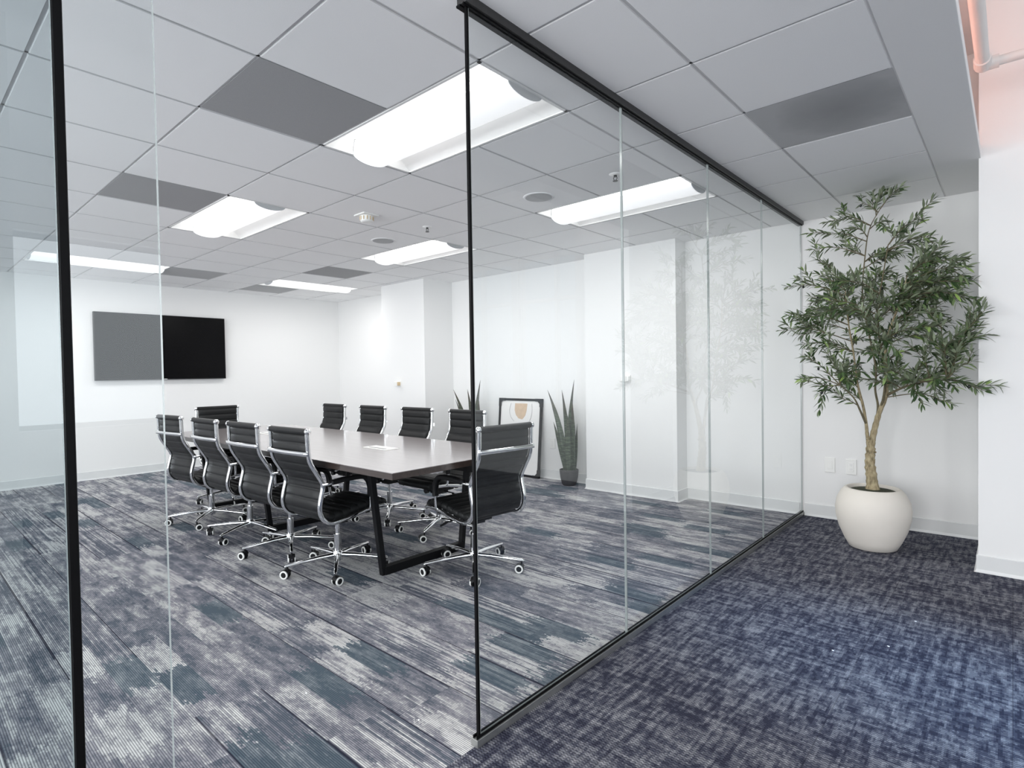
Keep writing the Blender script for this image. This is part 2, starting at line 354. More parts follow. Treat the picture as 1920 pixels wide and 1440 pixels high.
# ------------------------------------------------------------------ the setting
def build_shell():
    b = MB(); b.box((XT-0.1, YF-0.1, -0.12), (XG, YB+0.1, 0)); struct(b.build('floor', M['carpet_room']), 'grey striped plank carpet inside the glass meeting room', 'floor')
    b = MB(); b.box((XG, -4.2, -0.12), (5.0, YB+0.3, 0)); struct(b.build('floor', M['carpet_hall']), 'dark navy woven carpet outside the glass wall', 'floor')
    # back wall with its two projecting columns, one outline
    b = MB()
    b.prism([(XT, YB), (-6.70, YB), (-6.70, 4.77), (-5.77, 4.77), (-5.77, YB), (-3.44, YB), (-3.44, 5.055), (-2.40, 5.055), (-2.40, YB), (-0.16, YB), (-0.16, YB+0.15), (XT, YB+0.15)], 0, 2.75)
    struct(b.build('wall_back', M['wall']), 'white back wall with two projecting columns', 'wall')
    b = MB(); b.box((XT-0.15, YF, 0), (XT, YB+0.15, 2.75)); struct(b.build('wall_left', M['wall']), 'white wall that carries the black screen', 'wall')
    b = MB(); 
    for x0, x1, z0, z1 in ((XT, XG, 0, 0.55), (XT, XG, 2.35, 2.75), (XT, -8.1, 0.55, 2.35), (-1.5, XG, 0.55, 2.35), (-4.85, -4.75, 0.55, 2.35)): b.box((x0, YF-0.15, z0), (x1, YF, z1))  # openings added so the unseen fill light can enter
    struct(b.build('wall_front', M['wall']), 'white front wall of the meeting room, with openings added for the fill light', 'wall')
    b = MB(); b.box((-0.16, 4.45, 0), (0.42, YB+0.15, 3.6)); struct(b.build('wall_right', M['wall']), 'white projecting wall right of the olive tree', 'wall')
    # window wall beyond, outside the frame, seen in the glass
    b = MB()
    for x0, x1, z0, z1 in ((0.42, 5.0, 0, 0.85), (0.42, 5.0, 2.65, 3.6), (0.42, 0.75, 0.85, 2.65), (1.85, 1.95, 0.85, 2.65), (3.05, 5.0, 0.85, 2.65)):
        b.box((x0, YB, z0), (x1, YB+0.12, z1))
    struct(b.build('wall_rear', M['wall']), 'white wall with tall windows beyond the projecting wall', 'wall')
    b = MB()
    for x0, x1 in ((0.75, 1.85), (1.95, 3.05)):
        for xx in (x0, x1-0.04, (x0+x1)/2-0.02): b.box((xx, YB+0.03, 0.85), (xx+0.04, YB+0.09, 2.65))
        for zz in (0.85, 2.10, 2.61): b.box((x0, YB+0.03, zz), (x1, YB+0.09, zz+0.04))
    struct(b.build('window_6', M['white_metal']), 'white window frames in the wall beyond', 'window')
    b = MB()
    b.box((4.6, -4.2, 0), (4.7, YB+0.2, 0.75)); b.box((4.6, -4.2, 2.75), (4.7, YB+0.2, 3.6)); b.box((4.6, -4.2, 0.75), (4.7, -0.5, 2.75)); b.box((4.6, 2.9, 0.75), (4.7, YB+0.2, 2.75))
    struct(b.build('wall_side', M['wall']), 'white outer wall with a wide window', 'wall')
    b = MB()
    for x0, x1, z0, z1 in ((XG, 5.0, 0, 0.5), (XG, 5.0, 2.8, 3.6), (XG, -1.15, 0.5, 2.8), (2.55, 5.0, 0.5, 2.8)): b.box((x0, -4.3, z0), (x1, -4.2, z1))
    struct(b.build('wall_behind', M['wall']), 'white wall with a wide window behind the camera', 'wall')
    b = MB(); b.box((-1.5, -4.3, 3.5), (5.0, YB+0.3, 3.6)); struct(b.build('ceiling', M['soffit']), 'open white ceiling slab above the pipe', 'ceiling')
    b = MB(); b.box((-1.5, -4.3, 2.63), (-1.4, YB+0.3, 3.5)); b.box((-1.5, YB+0.02, 2.63), (-0.14, YB+0.14, 3.5)); b.box((-1.5, -4.3, 0), (-1.4, -3.5, 2.62)); struct(b.build('wall_upper', M['wall']), 'white wall above the tile ceiling', 'wall')
    b = MB(); b.box((0.30, -0.35, 0), (0.85, 0.375, 3.5)); struct(b.build('column', M['wall']), 'white square column beside the camera', 'column')
    # baseboards: profile swept along the wall foot
    def base(name, pts, label):
        b = MB(); t, h = 0.009, 0.105
        sec = [(0, 0), (0.020, 0), (0.012, 0.006), (t, 0.018), (t, h-0.004), (t-0.004, h), (0, h)]
        n = len(pts); rings = []
        for i in range(n):
            p = Vector(pts[i]); d0 = (p-Vector(pts[i-1])).normalized() if i else None; d1 = (Vector(pts[i+1])-p).normalized() if i < n-1 else None
            d0 = d0 or d1; d1 = d1 or d0
            n0, n1 = Vector((d0.y, -d0.x)), Vector((d1.y, -d1.x)); mm = (n0+n1); mm = mm/ (mm.dot(n0) if abs(mm.dot(n0)) > 1e-6 else 1)
            rings.append([(p.x+mm.x*a, p.y+mm.y*a, z) for a, z in sec])
        k = len(sec); vs = [v for r in rings for v in r]
        b.add(vs, [(i*k+j, (i+1)*k+j, (i+1)*k+j+1, i*k+j+1) for i in range(n-1) for j in range(k-1)])
        struct(b.build(name, M['baseboard']), label, 'baseboard')
    base('baseboard_left', [(XT, YF), (XT, YB)], 'pale baseboard along the screen wall')
    base('baseboard_back', [(XT, YB), (-6.70, YB), (-6.70, 4.77), (-5.77, 4.77), (-5.77, YB), (-3.44, YB), (-3.44, 5.055), (-2.40, 5.055), (-2.40, YB), (XG-0.02, YB)], 'pale baseboard stepping round the columns of the back wall')
    base('baseboard_right', [(XG+0.02, YB), (-0.16, YB), (-0.16, 4.45), (0.42, 4.45), (0.42, YB)], 'pale baseboard behind the olive tree and along the projecting wall')
    base('baseboard_column', [(0.30, -0.35), (0.30, 0.375), (0.85, 0.375)], 'pale baseboard of the column beside the camera')

ROOM_X0, ROOM_X1, CY0 = XT, GX+3*GS, -4.2
SPECIAL = {}      # cells taken by lamps and grey panels
def cell(i, j): return (GX+i*GS, GY+j*GS)
def build_ceiling():
    lamp_cells = [(-1,1),(0,1),(-1,4),(0,4),(-5,1),(-4,1),(-5,4),(-4,4),(-9,4),(-9,5),(-9,0),(-9,1)]
    panels = [(-1,0),(-4,0),(-7,4),(-9,2),(-10,4),(2,3)]
    skip = set(lamp_cells) | set(panels)
    g = 0.0054; b = MB()
    for i in range(-11, 3):
        for j in range(-9, 8):
            if (i, j) in skip: continue
            x, y = cell(i, j); x0, x1, y0, y1 = max(x, XT), min(x+GS, ROOM_X1), max(y, CY0), min(y+GS, YB)
            if x1-x0 < 0.03 or y1-y0 < 0.03: continue
            if x1 <= XG-0.2 and y1 <= YF+0.05: continue
            a = 0.0 if x < XT else g; c = g
            zb, zt, cbv = H-0.005, H+0.004, 0.003
            X0, X1, Y0, Y1 = x0+a, x1-c, y0+g, y1-(g if y+GS < YB else 0)
            v = [(X0,Y0,zt),(X1,Y0,zt),(X1,Y1,zt),(X0,Y1,zt),(X0,Y0,zb+cbv),(X1,Y0,zb+cbv),(X1,Y1,zb+cbv),(X0,Y1,zb+cbv),
                 (X0+cbv,Y0+cbv,zb),(X1-cbv,Y0+cbv,zb),(X1-cbv,Y1-cbv,zb),(X0+cbv,Y1-cbv,zb)]
            b.add(v, [(8,11,10,9)]); f = []
            for q in range(4):
                r = (q+1) % 4; f += [(q, r, 4+r, 4+q), (4+q, 4+r, 8+r, 8+q)]
            b.add(v, f, 1)
    b.box((XT-0.1, YF-0.1, H+0.10), (ROOM_X1, YB+0.1, H+0.11), 0)
    b.box((XG-0.1, CY0, H+0.10), (ROOM_X1, YF, H+0.11), 0)
    struct(b.build('ceiling', [M['tile'], M['tile_edge']]), 'white acoustic tile ceiling in a square grid', 'ceiling')
    b = MB(); w = 0.0070
    def holes(i, j): return (i, j) in set(lamp_cells)
    for i in range(-10, 3):
        for j in range(-9, 7):
            x, y = cell(i, j)
            if not (holes(i, j) and holes(i-1, j)) and y+GS > (YF if x < XG else CY0): b.box((x-w, max(y, CY0), H), (x+w, min(y+GS, YB), H+0.006))
            if not (holes(i, j) and holes(i, j-1)) and y > (YF if x < XG else CY0): b.box((max(x, XT), y-w, H), (min(x+GS, ROOM_X1), y+w, H+0.006))
    x, y = cell(-11, 0)
    for j in range(-2, 8):
        yy = GY+j*GS
        if YF < yy < YB: b.box((XT, yy-w, H), (GX-10*GS, yy+w, H+0.006))
    # wall angle round the edges
    b.box((XT, YF, H-0.002), (XT+0.016, YB, H+0.004)); b.box((ROOM_X1-0.018, CY0, H-0.002), (ROOM_X1, YB, H+0.004))
    for x0, x1, yy in ((XT, -6.70, YB), (-6.70, -5.77, 4.77), (-5.77, -3.44, YB), (-3.44, -2.40, 5.055), (-2.40, ROOM_X1, YB)): b.box((x0, yy-0.014, H-0.002), (x1, yy, H+0.004))
    struct(b.build('trim_1', M['grid']), 'white grid bars between the ceiling tiles', 'ceiling grid')
    # drywall soffit along the open edge
    b = MB(); b.box((ROOM_X1, CY0, H-0.004), (-0.15, YB, H+0.055)); struct(b.build('trim_2', M['soffit'], bevel=0.003), 'plain white soffit band at the edge of the tile ceiling', 'soffit')
    for (i, j), lab, m in zip(panels, ('dark grey perforated ceiling panel beside the largest ceiling light', 'dark grey perforated ceiling panel beside the light in front of the screen',
            'grey ceiling panel behind the smallest lit ceiling light', 'pale grey ceiling panel touching the long light nearest the screen', 'pale grey ceiling panel in the corner near the screen wall',
            'stained grey ceiling panel above the corridor outside the glass'), ('grey_panel','grey_panel','grey_panel','pale_panel','pale_panel','stained_panel')):
        x, y = cell(i, j); x0 = max(x, XT); b = MB(); b.box((x0+0.004, y+0.004, H-0.003), (x+GS-0.004, y+GS-0.004, H+0.010))
        tag(b.build('ceiling_panel', M[m], bevel=0.002), lab, 'ceiling panel', 'grey panels in the ceiling grid')

def build_lamp(i, j, along_x, label):
    x, y = cell(i, j); L, Wd = 2*GS, GS
    c = (x+L/2, y+Wd/2) if along_x else (x+Wd/2, y+L/2)
    o = thing('ceiling_light', label, 'ceiling light', (c[0], c[1], H), 0 if along_x else PI/2, 'recessed ceiling lights')
    l, w = L/2-0.006, Wd/2-0.006
    b = MB()       # frame rim
    for s in (-1, 1):
        b.box((-l, s*w, -0.004), (l, s*(w-0.014), 0.012)); b.box((s*l, -w, -0.004), (s*(l-0.014), w, 0.012))
    b.build('frame', M['white_metal'], o)
    for s in (-1, 1):   # two concave white troughs with curved ends
        b = MB(); n = 10; prof = []
        for k in range(n+1):
            t = k/n; yy = w-0.014-(w-0.014-0.105)*t; zz = 0.085*math.sin(PI*0.5*min(1, t*1.15))**0.8 if t > 0 else 0.0
            prof.append((s*yy, zz))
        prof.append((s*0.098, 0.085))
        vs = []; lx = l-0.010
        for q in (-lx, lx): vs += [(q, a, z) for a, z in prof]
        m_ = len(prof); fs = [(k, k+1, m_+k+1, m_+k) for k in range(m_-1)]
        b.add(vs, fs if s > 0 else [f[::-1] for f in fs], 0, True)
        for e in (-1, 1):
            b.add([(e*lx, a, z) for a, z in prof]+[(e*lx, prof[-1][0], 0.0)], [tuple(range(m_+1))])
        b.build('reflector', M['white_metal'], o)
    b = MB(); n = 16; prof = [(0.100, 0.080), (0.108, 0.03)]
    for k in range(n+1):
        a = PI*k/n; prof.append((0.112*math.cos(a), -0.038*math.sin(a)))
    prof += [(-0.108, 0.03), (-0.100, 0.080)]
    vs = []; lx = l-0.016
    for q in (-lx, lx): vs += [(q, a, z) for a, z in prof]
    m_ = len(prof); b.add(vs, [(k, m_+k, m_+k+1, k+1) for k in range(m_-1)], 0, True)
    b.build('lens', M['lens'], o)
    for e in (-1, 1):
        b = MB(); vs = [(e*(lx+0.001), a*1.02, z*1.03) for a, z in prof]+[(e*(lx+0.005), a*1.02, z*1.03) for a, z in prof]
        m_ = len(prof); b.add(vs, [tuple(range(m_)), tuple(range(m_, 2*m_))[::-1]]+[(k, (k+1) % m_, m_+(k+1) % m_, m_+k) for k in range(m_)])
        b.build('end_plate', M['grey_metal'], o)
    b = MB(); b.box((-l, -w, 0.088), (l, w, 0.094)); b.build('housing', M['white_metal'], o)
    for s in (-1, 1):
        b = MB(); b.box((-lx+0.02, s*0.1095, 0.035), (lx-0.02, s*0.1125, 0.070)); b.build('led_strip', M['slot'], o)
    q = bpy.data.lights.new('troffer_light', 'AREA'); q.shape = 'RECTANGLE'; q.size = 2*l-0.06; q.size_y = 2*w-0.08; q.energy = LAMP_W; q.color = (1.0, 0.985, 0.965)
    qo = bpy.data.objects.new('troffer_light', q); COL.objects.link(qo); qo.parent = o; qo.location = (0, 0, -0.046)
    return o

def build_glass():
    th = 0.006
    ys = [1.326, 2.312, 3.300, 4.256, YB-0.012]
    labs = ['clear full-height glass pane beside the open doorway', 'second clear glass pane along the corridor', 'third clear glass pane along the corridor', 'clear glass pane against the back wall']
    def pane(name, y0, y1, lab, mat='glass'):
        b = MB(); x0, x1, z0, z1 = XG-th, XG+th, 0.03, H-0.03
        b.add([(x0,y0,z0),(x1,y0,z0),(x1,y1,z0),(x0,y1,z0),(x0,y0,z1),(x1,y0,z1),(x1,y1,z1),(x0,y1,z1)], [(1,2,6,5),(3,0,4,7)], 0)
        b.add([(x0,y0,z0),(x1,y0,z0),(x1,y1,z0),(x0,y1,z0),(x0,y0,z1),(x1,y0,z1),(x1,y1,z1),(x0,y1,z1)], [(0,1,5,4),(2,3,7,6),(0,3,2,1),(4,5,6,7)], 1)
        struct(b.build(name, [M[mat], M['glass_edge']]), lab, 'glass pane')
    for k in range(4): pane('window_%d' % (k+1), ys[k]+(0.008 if k == 0 else 0.0015), ys[k+1]-0.0015, labs[k])
    pane('window_5', 0.251, 0.405, 'narrow clear glass pane left of the open doorway')
    pane('window_7', -3.5, 0.233, 'tinted glass pane left of the black upright', 'glass_tinted')
    b = MB(); b.box((XG-0.005, 1.324, 0.022), (XG+0.005, 1.3325, H-0.02)); struct(b.build('trim_3', M['gasket']), 'black edge strip on the glass beside the doorway', 'edge strip')
    b = MB(); b.box((XG-0.012, 0.235, 0.0), (XG+0.012, 0.249, H)); struct(b.build('trim_4', M['gasket']), 'black upright on the glass left of the doorway', 'upright')
    for n, (y0, y1), lab in ((5, (1.308, YB), 'grey floor channel under the long glass wall'), (6, (-3.5, 0.41), 'grey floor channel left of the doorway')):
        b = MB(); b.box((XG-0.016, y0, 0), (XG+0.016, y1, 0.026)); struct(b.build('trim_%d' % n, M['alu'], bevel=0.001), lab, 'floor channel')
        b = MB(); b.box((XG-0.010, y0+0.004, 0.026), (XG-0.0065, y1, 0.036)); b.box((XG+0.0065, y0+0.004, 0.026), (XG+0.010, y1, 0.036)); struct(b.build('trim_%d' % (n+4), M['gasket']), 'black seal on the ' + lab, 'seal')
    for n, (y0, y1), lab in ((7, (1.308, YB), 'dark head channel over the long glass wall'), (8, (-3.5, 0.41), 'dark head channel left of the doorway')):
        b = MB(); b.box((XG-0.022, y0, H-0.034), (XG+0.022, y1, H-0.004)); struct(b.build('trim_%d' % n, M['dark_alu'], bevel=0.001), lab, 'head channel')
        b = MB(); b.box((XG-0.024, y0-0.002, H-0.040), (XG-0.0065, y1, H-0.033)); b.box((XG+0.0065, y0-0.002, H-0.040), (XG+0.012, y1, H-0.033)); struct(b.build('trim_%d' % (n+4), M['gasket']), 'black seal on the ' + lab, 'seal')

# ------------------------------------------------------------------ furniture
def build_table():
    o = thing('conference_table', 'long dark walnut conference table with black metal legs', 'table', (-4.225, 2.365, 0))
    b = MB(); b.box((-1.77, -0.57, 0.703), (1.77, 0.57, 0.737)); b.box((-1.768, -0.568, 0.737), (1.768, 0.568, 0.74), 1); b.build('tabletop', [M['wood'], M['sheen_top']], o)
    for x in (-1.50, -0.28, 1.255):
        b = MB(); yc = 0.06; w = 0.018
        for s in (-1, 1):
            y0, y1 = yc+s*0.335, yc+s*0.415
            b.add([(x-w, y0-w, 0), (x+w, y0-w, 0), (x+w, y0+w, 0), (x-w, y0+w, 0), (x-w, y1-w, 0.67), (x+w, y1-w, 0.67), (x+w, y1+w, 0.67), (x-w, y1+w, 0.67)],
                  [(0,3,2,1),(4,5,6,7),(0,1,5,4),(1,2,6,5),(2,3,7,6),(3,0,4,7)])
        b.box((x-0.03, yc-0.433, 0.665), (x+0.03, yc+0.433, 0.703)); b.box((x-0.025, yc-0.335, 0.0), (x+0.025, yc+0.335, 0.052))
        b.build('leg_frame', M['black_metal'], o, bevel=0.002)
    b = MB(); b.box((-1.50, 0.03, 0.665), (1.255, 0.09, 0.702)); b.build('beam', M['black_metal'], o)
    for x in (0.86, -0.86):
        b = MB()
        for q in (b,):
            q.box((x-0.14, -0.058, 0.740), (x+0.14, 0.058, 0.744))
            q.box((x-0.10, -0.030, 0.744), (x+0.10, -0.022, 0.7452), 1)
        b.build('cable_flap', [M['white_plastic'], M['black_plastic']], o)

# back / seat side profile (forward, height)
POST = [(-0.335, 0.958), (-0.333, 0.90), (-0.330, 0.83), (-0.318, 0.765), (-0.275, 0.69), (-0.243, 0.635), (-0.238, 0.60), (-0.255, 0.53), (-0.262, 0.475), (-0.250, 0.425), (-0.215, 0.388), (-0.16, 0.376), (-0.05, 0.388), (0.10, 0.412), (0.20, 0.418), (0.235, 0.405)]
def ribbed(path, half, thick, pitch, mb, flip=1):
    """padded strip along path (forward, z) with cross pleats; rounded long edges"""
    P = smooth_path([(f, 0, z) for f, z in path], 14)
    # resample by length
    d = [0.0]
    for a, c in zip(P, P[1:]): d.append(d[-1]+(c-a).length)
    n = max(3, round(d[-1]/pitch)); per = 10; N = n*per; R = []
    for k in range(N+1):
        s = d[-1]*k/N; i = max(q for q in range(len(d)) if d[q] <= s+1e-9); i = min(i, len(P)-2)
        t = (s-d[i])/max(1e-9, d[i+1]-d[i]); R.append(P[i].lerp(P[i+1], t))
    rows = []; sec = [(-1, 0), (-0.985, 0.55), (-0.93, 1), (-0.5, 1.06), (0, 1.08), (0.5, 1.06), (0.93, 1), (0.985, 0.55), (1, 0), (0.985, -0.55), (0.93, -1), (0.5, -1.0), (0, -1.0), (-0.5, -1.0), (-0.93, -1), (-0.985, -0.55)]
    for k in range(N+1):
        tg = (R[min(k+1, N)]-R[max(k-1, 0)]).normalized(); nr = Vector((-tg.z, 0, tg.x))*flip
        ph = (k % per)/per; puff = (math.sin(PI*ph))**0.32 if 0 < ph else 0.0
        end = min(1.0, k/3, (N-k)/3); end = math.sqrt(max(0.12, end))
        tk = thick*(0.45+0.55*puff)*end
        rows.append([R[k]+nr*(c*tk)+Vector((0, a*half, 0)) for a, c in sec])
    m_ = len(sec); vs = [v for r in rows for v in r]
    mb.add(vs, [(k*m_+j, k*m_+(j+1) % m_, (k+1)*m_+(j+1) % m_, (k+1)*m_+j) for k in range(N) for j in range(m_)], 0, True)
    mb.add(rows[0], [tuple(range(m_))]); mb.add(rows[-1], [tuple(range(m_))[::-1]])

def build_chair():
    o = thing('office_chair', '', 'chair', (0, 0, 0), 0, 'black ribbed office chairs round the table')
    hw = 0.212
    for s in (-1, 1):
        b = MB(); pts = smooth_path([(f, s*hw, z) for f, z in POST], 5)
        b.sweep(pts, [(-0.012, -0.007), (-0.009, -0.011), (0.009, -0.011), (0.012, -0.007), (0.012, 0.007), (0.009, 0.011), (-0.009, 0.011), (-0.012, 0.007)], 0, True, up=(0, 1, 0))
        b.build('side_frame', M['chrome'], o)
    b = MB(); ribbed([(-0.322, 0.945), (-0.320, 0.83), (-0.306, 0.765), (-0.262, 0.69), (-0.228, 0.635), (-0.224, 0.60), (-0.240, 0.53), (-0.246, 0.475), (-0.232, 0.432), (-0.205, 0.408)], 0.198, 0.016, 0.062, b)
    b.build('backrest', M['leather'], o)
    b = MB(); ribbed([(-0.205, 0.412), (-0.16, 0.404), (-0.05, 0.414), (0.10, 0.436), (0.19, 0.440), (0.235, 0.424), (0.250, 0.395)], 0.198, 0.028, 0.060, b)
    b.build('seat', M['leather'], o)
    b = MB(); b.tube([(-0.335, -0.205, 0.955), (-0.335, 0.205, 0.955)], 0.019, 14); b.build('top_roll', M['leather'], o)
    for s in (-1, 1):
        b = MB(); b.lathe([(0.004, -0.013), (0.017, -0.012), (0.020, -0.004), (0.020, 0.006), (0.015, 0.013), (0.004, 0.016)], 12)
        c = b.build('end_cap', M['chrome'], o, loc=(-0.335, s*0.216, 0.955)); c.rotation_euler = (-s*PI/2, 0, 0)
    b = MB(); pts = smooth_path([(-0.342, -0.225, 0.822), (-0.352, -0.20, 0.822), (-0.362, 0, 0.822), (-0.352, 0.20, 0.822), (-0.342, 0.225, 0.822)], 4)
    b.sweep(pts, [(-0.005, -0.013), (0.005, -0.013), (0.006, 0), (0.005, 0.013), (-0.005, 0.013), (-0.006, 0)], 0, True, up=(0, 0, 1)); b.build('back_brace', M['chrome'], o)
    for s in (-1, 1):
        y = s*0.232
        b = MB(); pts = smooth_path([(-0.245, s*0.220, 0.622), (-0.20, y, 0.626), (-0.08, y, 0.632), (0.04, y, 0.628), (0.085, y, 0.600), (0.098, y, 0.545), (0.098, y, 0.50), (0.105, s*0.224, 0.43), (0.11, s*0.215, 0.412)], 5)
        b.tube(pts, 0.0095, 8); a = b.build('armrest', M['chrome'], o)
        b = MB(); pts = smooth_path([(-0.19, y, 0.634), (-0.08, y, 0.641), (0.03, y, 0.637), (0.078, y, 0.613), (0.100, y, 0.56), (0.100, y, 0.505)], 6)
        b.sweep(pts, [(-0.019, -0.012), (-0.016, -0.016), (0.016, -0.016), (0.019, -0.012), (0.019, 0.006), (0.012, 0.013), (-0.012, 0.013), (-0.019, 0.006)], 0, True); b.build('arm_pad', M['black_plastic'], a)
    b = MB(); b.box((-0.10, -0.075, 0.335), (0.10, 0.075, 0.372)); b.box((-0.06, -0.05, 0.31), (0.05, 0.05, 0.335)); b.box((-0.03, -0.21, 0.372), (0.0, 0.21, 0.386)); b.box((0.08, -0.21, 0.385), (0.11, 0.21, 0.397))
    b.build('tilt_mechanism', M['black_plastic'], o, bevel=0.004)
    b = MB(); b.cyl((0.03, 0.10, 0.345), (0.03, 0.20, 0.338), 0.005, k=8); b.cyl((0.03, 0.20, 0.338), (0.03, 0.245, 0.325), 0.009, 0.007, k=8); b.build('lever', M['black_plastic'], o)
    b = MB(); b.cyl((0.115, 0, 0.35), (0.14, 0, 0.35), 0.024, k=12); b.build('tension_knob', M['black_plastic'], o)
    b = MB(); b.cyl((0, 0, 0.19), (0, 0, 0.315), 0.014, k=14); b.cyl((0, 0, 0.112), (0, 0, 0.235), 0.024, k=18); b.build('gas_column', M['chrome'], o)
    b = MB(); b.lathe([(0.018, 0.055), (0.030, 0.062), (0.034, 0.085), (0.034, 0.112), (0.027, 0.122)], 18); hub = b.build('hub', M['chrome'], o)
    for k in range(5):
        a = 2*PI*k/5 + 0.31; d = Vector((math.cos(a), math.sin(a), 0))
        b = MB(); b.sweep([d*0.026+Vector((0, 0, 0.098)), d*0.12+Vector((0, 0, 0.096)), d*0.325+Vector((0, 0, 0.080)), d*0.337+Vector((0, 0, 0.076))],
                [(-0.013, -0.010), (0.013, -0.010), (0.015, 0.0), (0.009, 0.011), (-0.009, 0.011), (-0.015, 0.0)], 0, True, up=(0, 0, 1), scale=[1.15, 1.0, 0.72, 0.45]); b.build('leg', M['chrome'], o)
        e = d*0.320
        b = MB(); b.cyl((0, 0, 0.046), (0, 0, 0.080), 0.006, k=8)
        for s in (-1, 1): b.cyl((0.014, s*0.006, 0.026), (0.014, s*0.024, 0.026), 0.026, k=18)
        b.box((-0.004, -0.007, 0.026), (0.022, 0.007, 0.052))
        b.add([(0.014+0.031*math.cos(t), q, 0.026+0.031*math.sin(t)) for q in (-0.022, 0.022) for t in [0.25+i*0.42 for i in range(7)]], [(i, i+1, 8+i, 7+i) for i in range(6)], 0, True)
        c = b.build('caster', M['black_plastic'], o, loc=(e.x, e.y, 0)); c.rotation_euler = (0, 0, a+1.9+k*2.3)
        for s in (-1, 1):
            b = MB(); n = 18; vs = []
            for rr, yy in ((0.0268, 0.017), (0.0268, 0.0255), (0.0185, 0.0265), (0.0175, 0.024)):
                vs += [(0.014+rr*math.cos(2*PI*j/n), s*yy, 0.026+rr*math.sin(2*PI*j/n)) for j in range(n)]
            b.add(vs, [(q*n+j, q*n+(j+1) % n, (q+1)*n+(j+1) % n, (q+1)*n+j) for q in range(3) for j in range(n)], 0, True)
            b.build('wheel_ring', M['white_plastic'], c)
    return o

def build_chairs():
    D = math.radians
    spots = [  # hub x, y, heading (deg, 0 = faces +X), label
        (-3.3, 1.97, 93, -34, 'black ribbed office chair nearest the camera on the near long side of the table'),
        (-3.93, 1.967, 92, -26, 'second black ribbed office chair from the doorway on the near side, showing its back'),
        (-4.575, 1.957, 91.5, -62, 'third black ribbed office chair from the doorway on the near side, showing its back'),
        (-5.275, 1.925, 96, -41, 'near-side black office chair closest to the screen, cut by the glass edge'),
        (-2.6, 2.53, 174, -45, 'black office chair at the head of the table, seen through the corridor glass'),
        (-6.03, 2.4, 0, -20, 'black office chair at the far end of the table, in front of the screen wall'),
        (-5.5, 2.95, -90, 5, 'far-side black office chair closest to the screen wall, facing the camera'),
        (-4.8, 2.96, -90, -20, 'second far-side black office chair from the screen, facing the camera'),
        (-4.12, 2.98, -89, -40, 'third far-side black office chair from the screen, in front of the column corner'),
        (-3.46, 2.98, -90, 10, 'far-side black office chair partly behind the black glass edge')]
    base = build_chair(); rnd = random.Random(5)
    made = [base]+[copy_tree(base) for _ in spots[1:]]
    for n, (x, y, h, star, lab) in enumerate(spots):
        c = made[n]
        c.location = (x, y, 0); c.rotation_euler = (0, 0, D(h)); c.scale = (0.98, 0.98, 0.98); c['label'] = lab
        turn = D(star-h)-0.31
        for ch in c.children:
            if ch.name.startswith('leg'): ch.rotation_euler = (0, 0, turn)
            if ch.name.startswith('caster'):
                ch.location = Matrix.Rotation(turn, 3, 'Z') @ Vector(ch.location)
                ch.rotation_euler = (0, 0, ch.rotation_euler[2]+turn+rnd.uniform(-1.5, 1.5))

def build_tv():
    o = thing('television', 'black flat wall-mounted television on the white wall', 'television', (XT, 2.59, 1.675))
    b = MB(); b.box((0.02, -0.785, -0.435), (0.066, 0.785, 0.435)); b.build('body', M['black_plastic'], o, bevel=0.004)
    b = MB(); b.box((0.066, -0.775, -0.420), (0.0685, 0.775, 0.427)); b.build('screen', M['screen'], o)
    b = MB(); b.box((0.0665, -0.02, -0.430), (0.0690, 0.02, -0.424)); b.build('badge', M['white_metal'], o)
    b = MB(); b.box((0.0, -0.25, -0.2), (0.022, 0.25, 0.2)); b.build('wall_bracket', M['black_metal'], o)

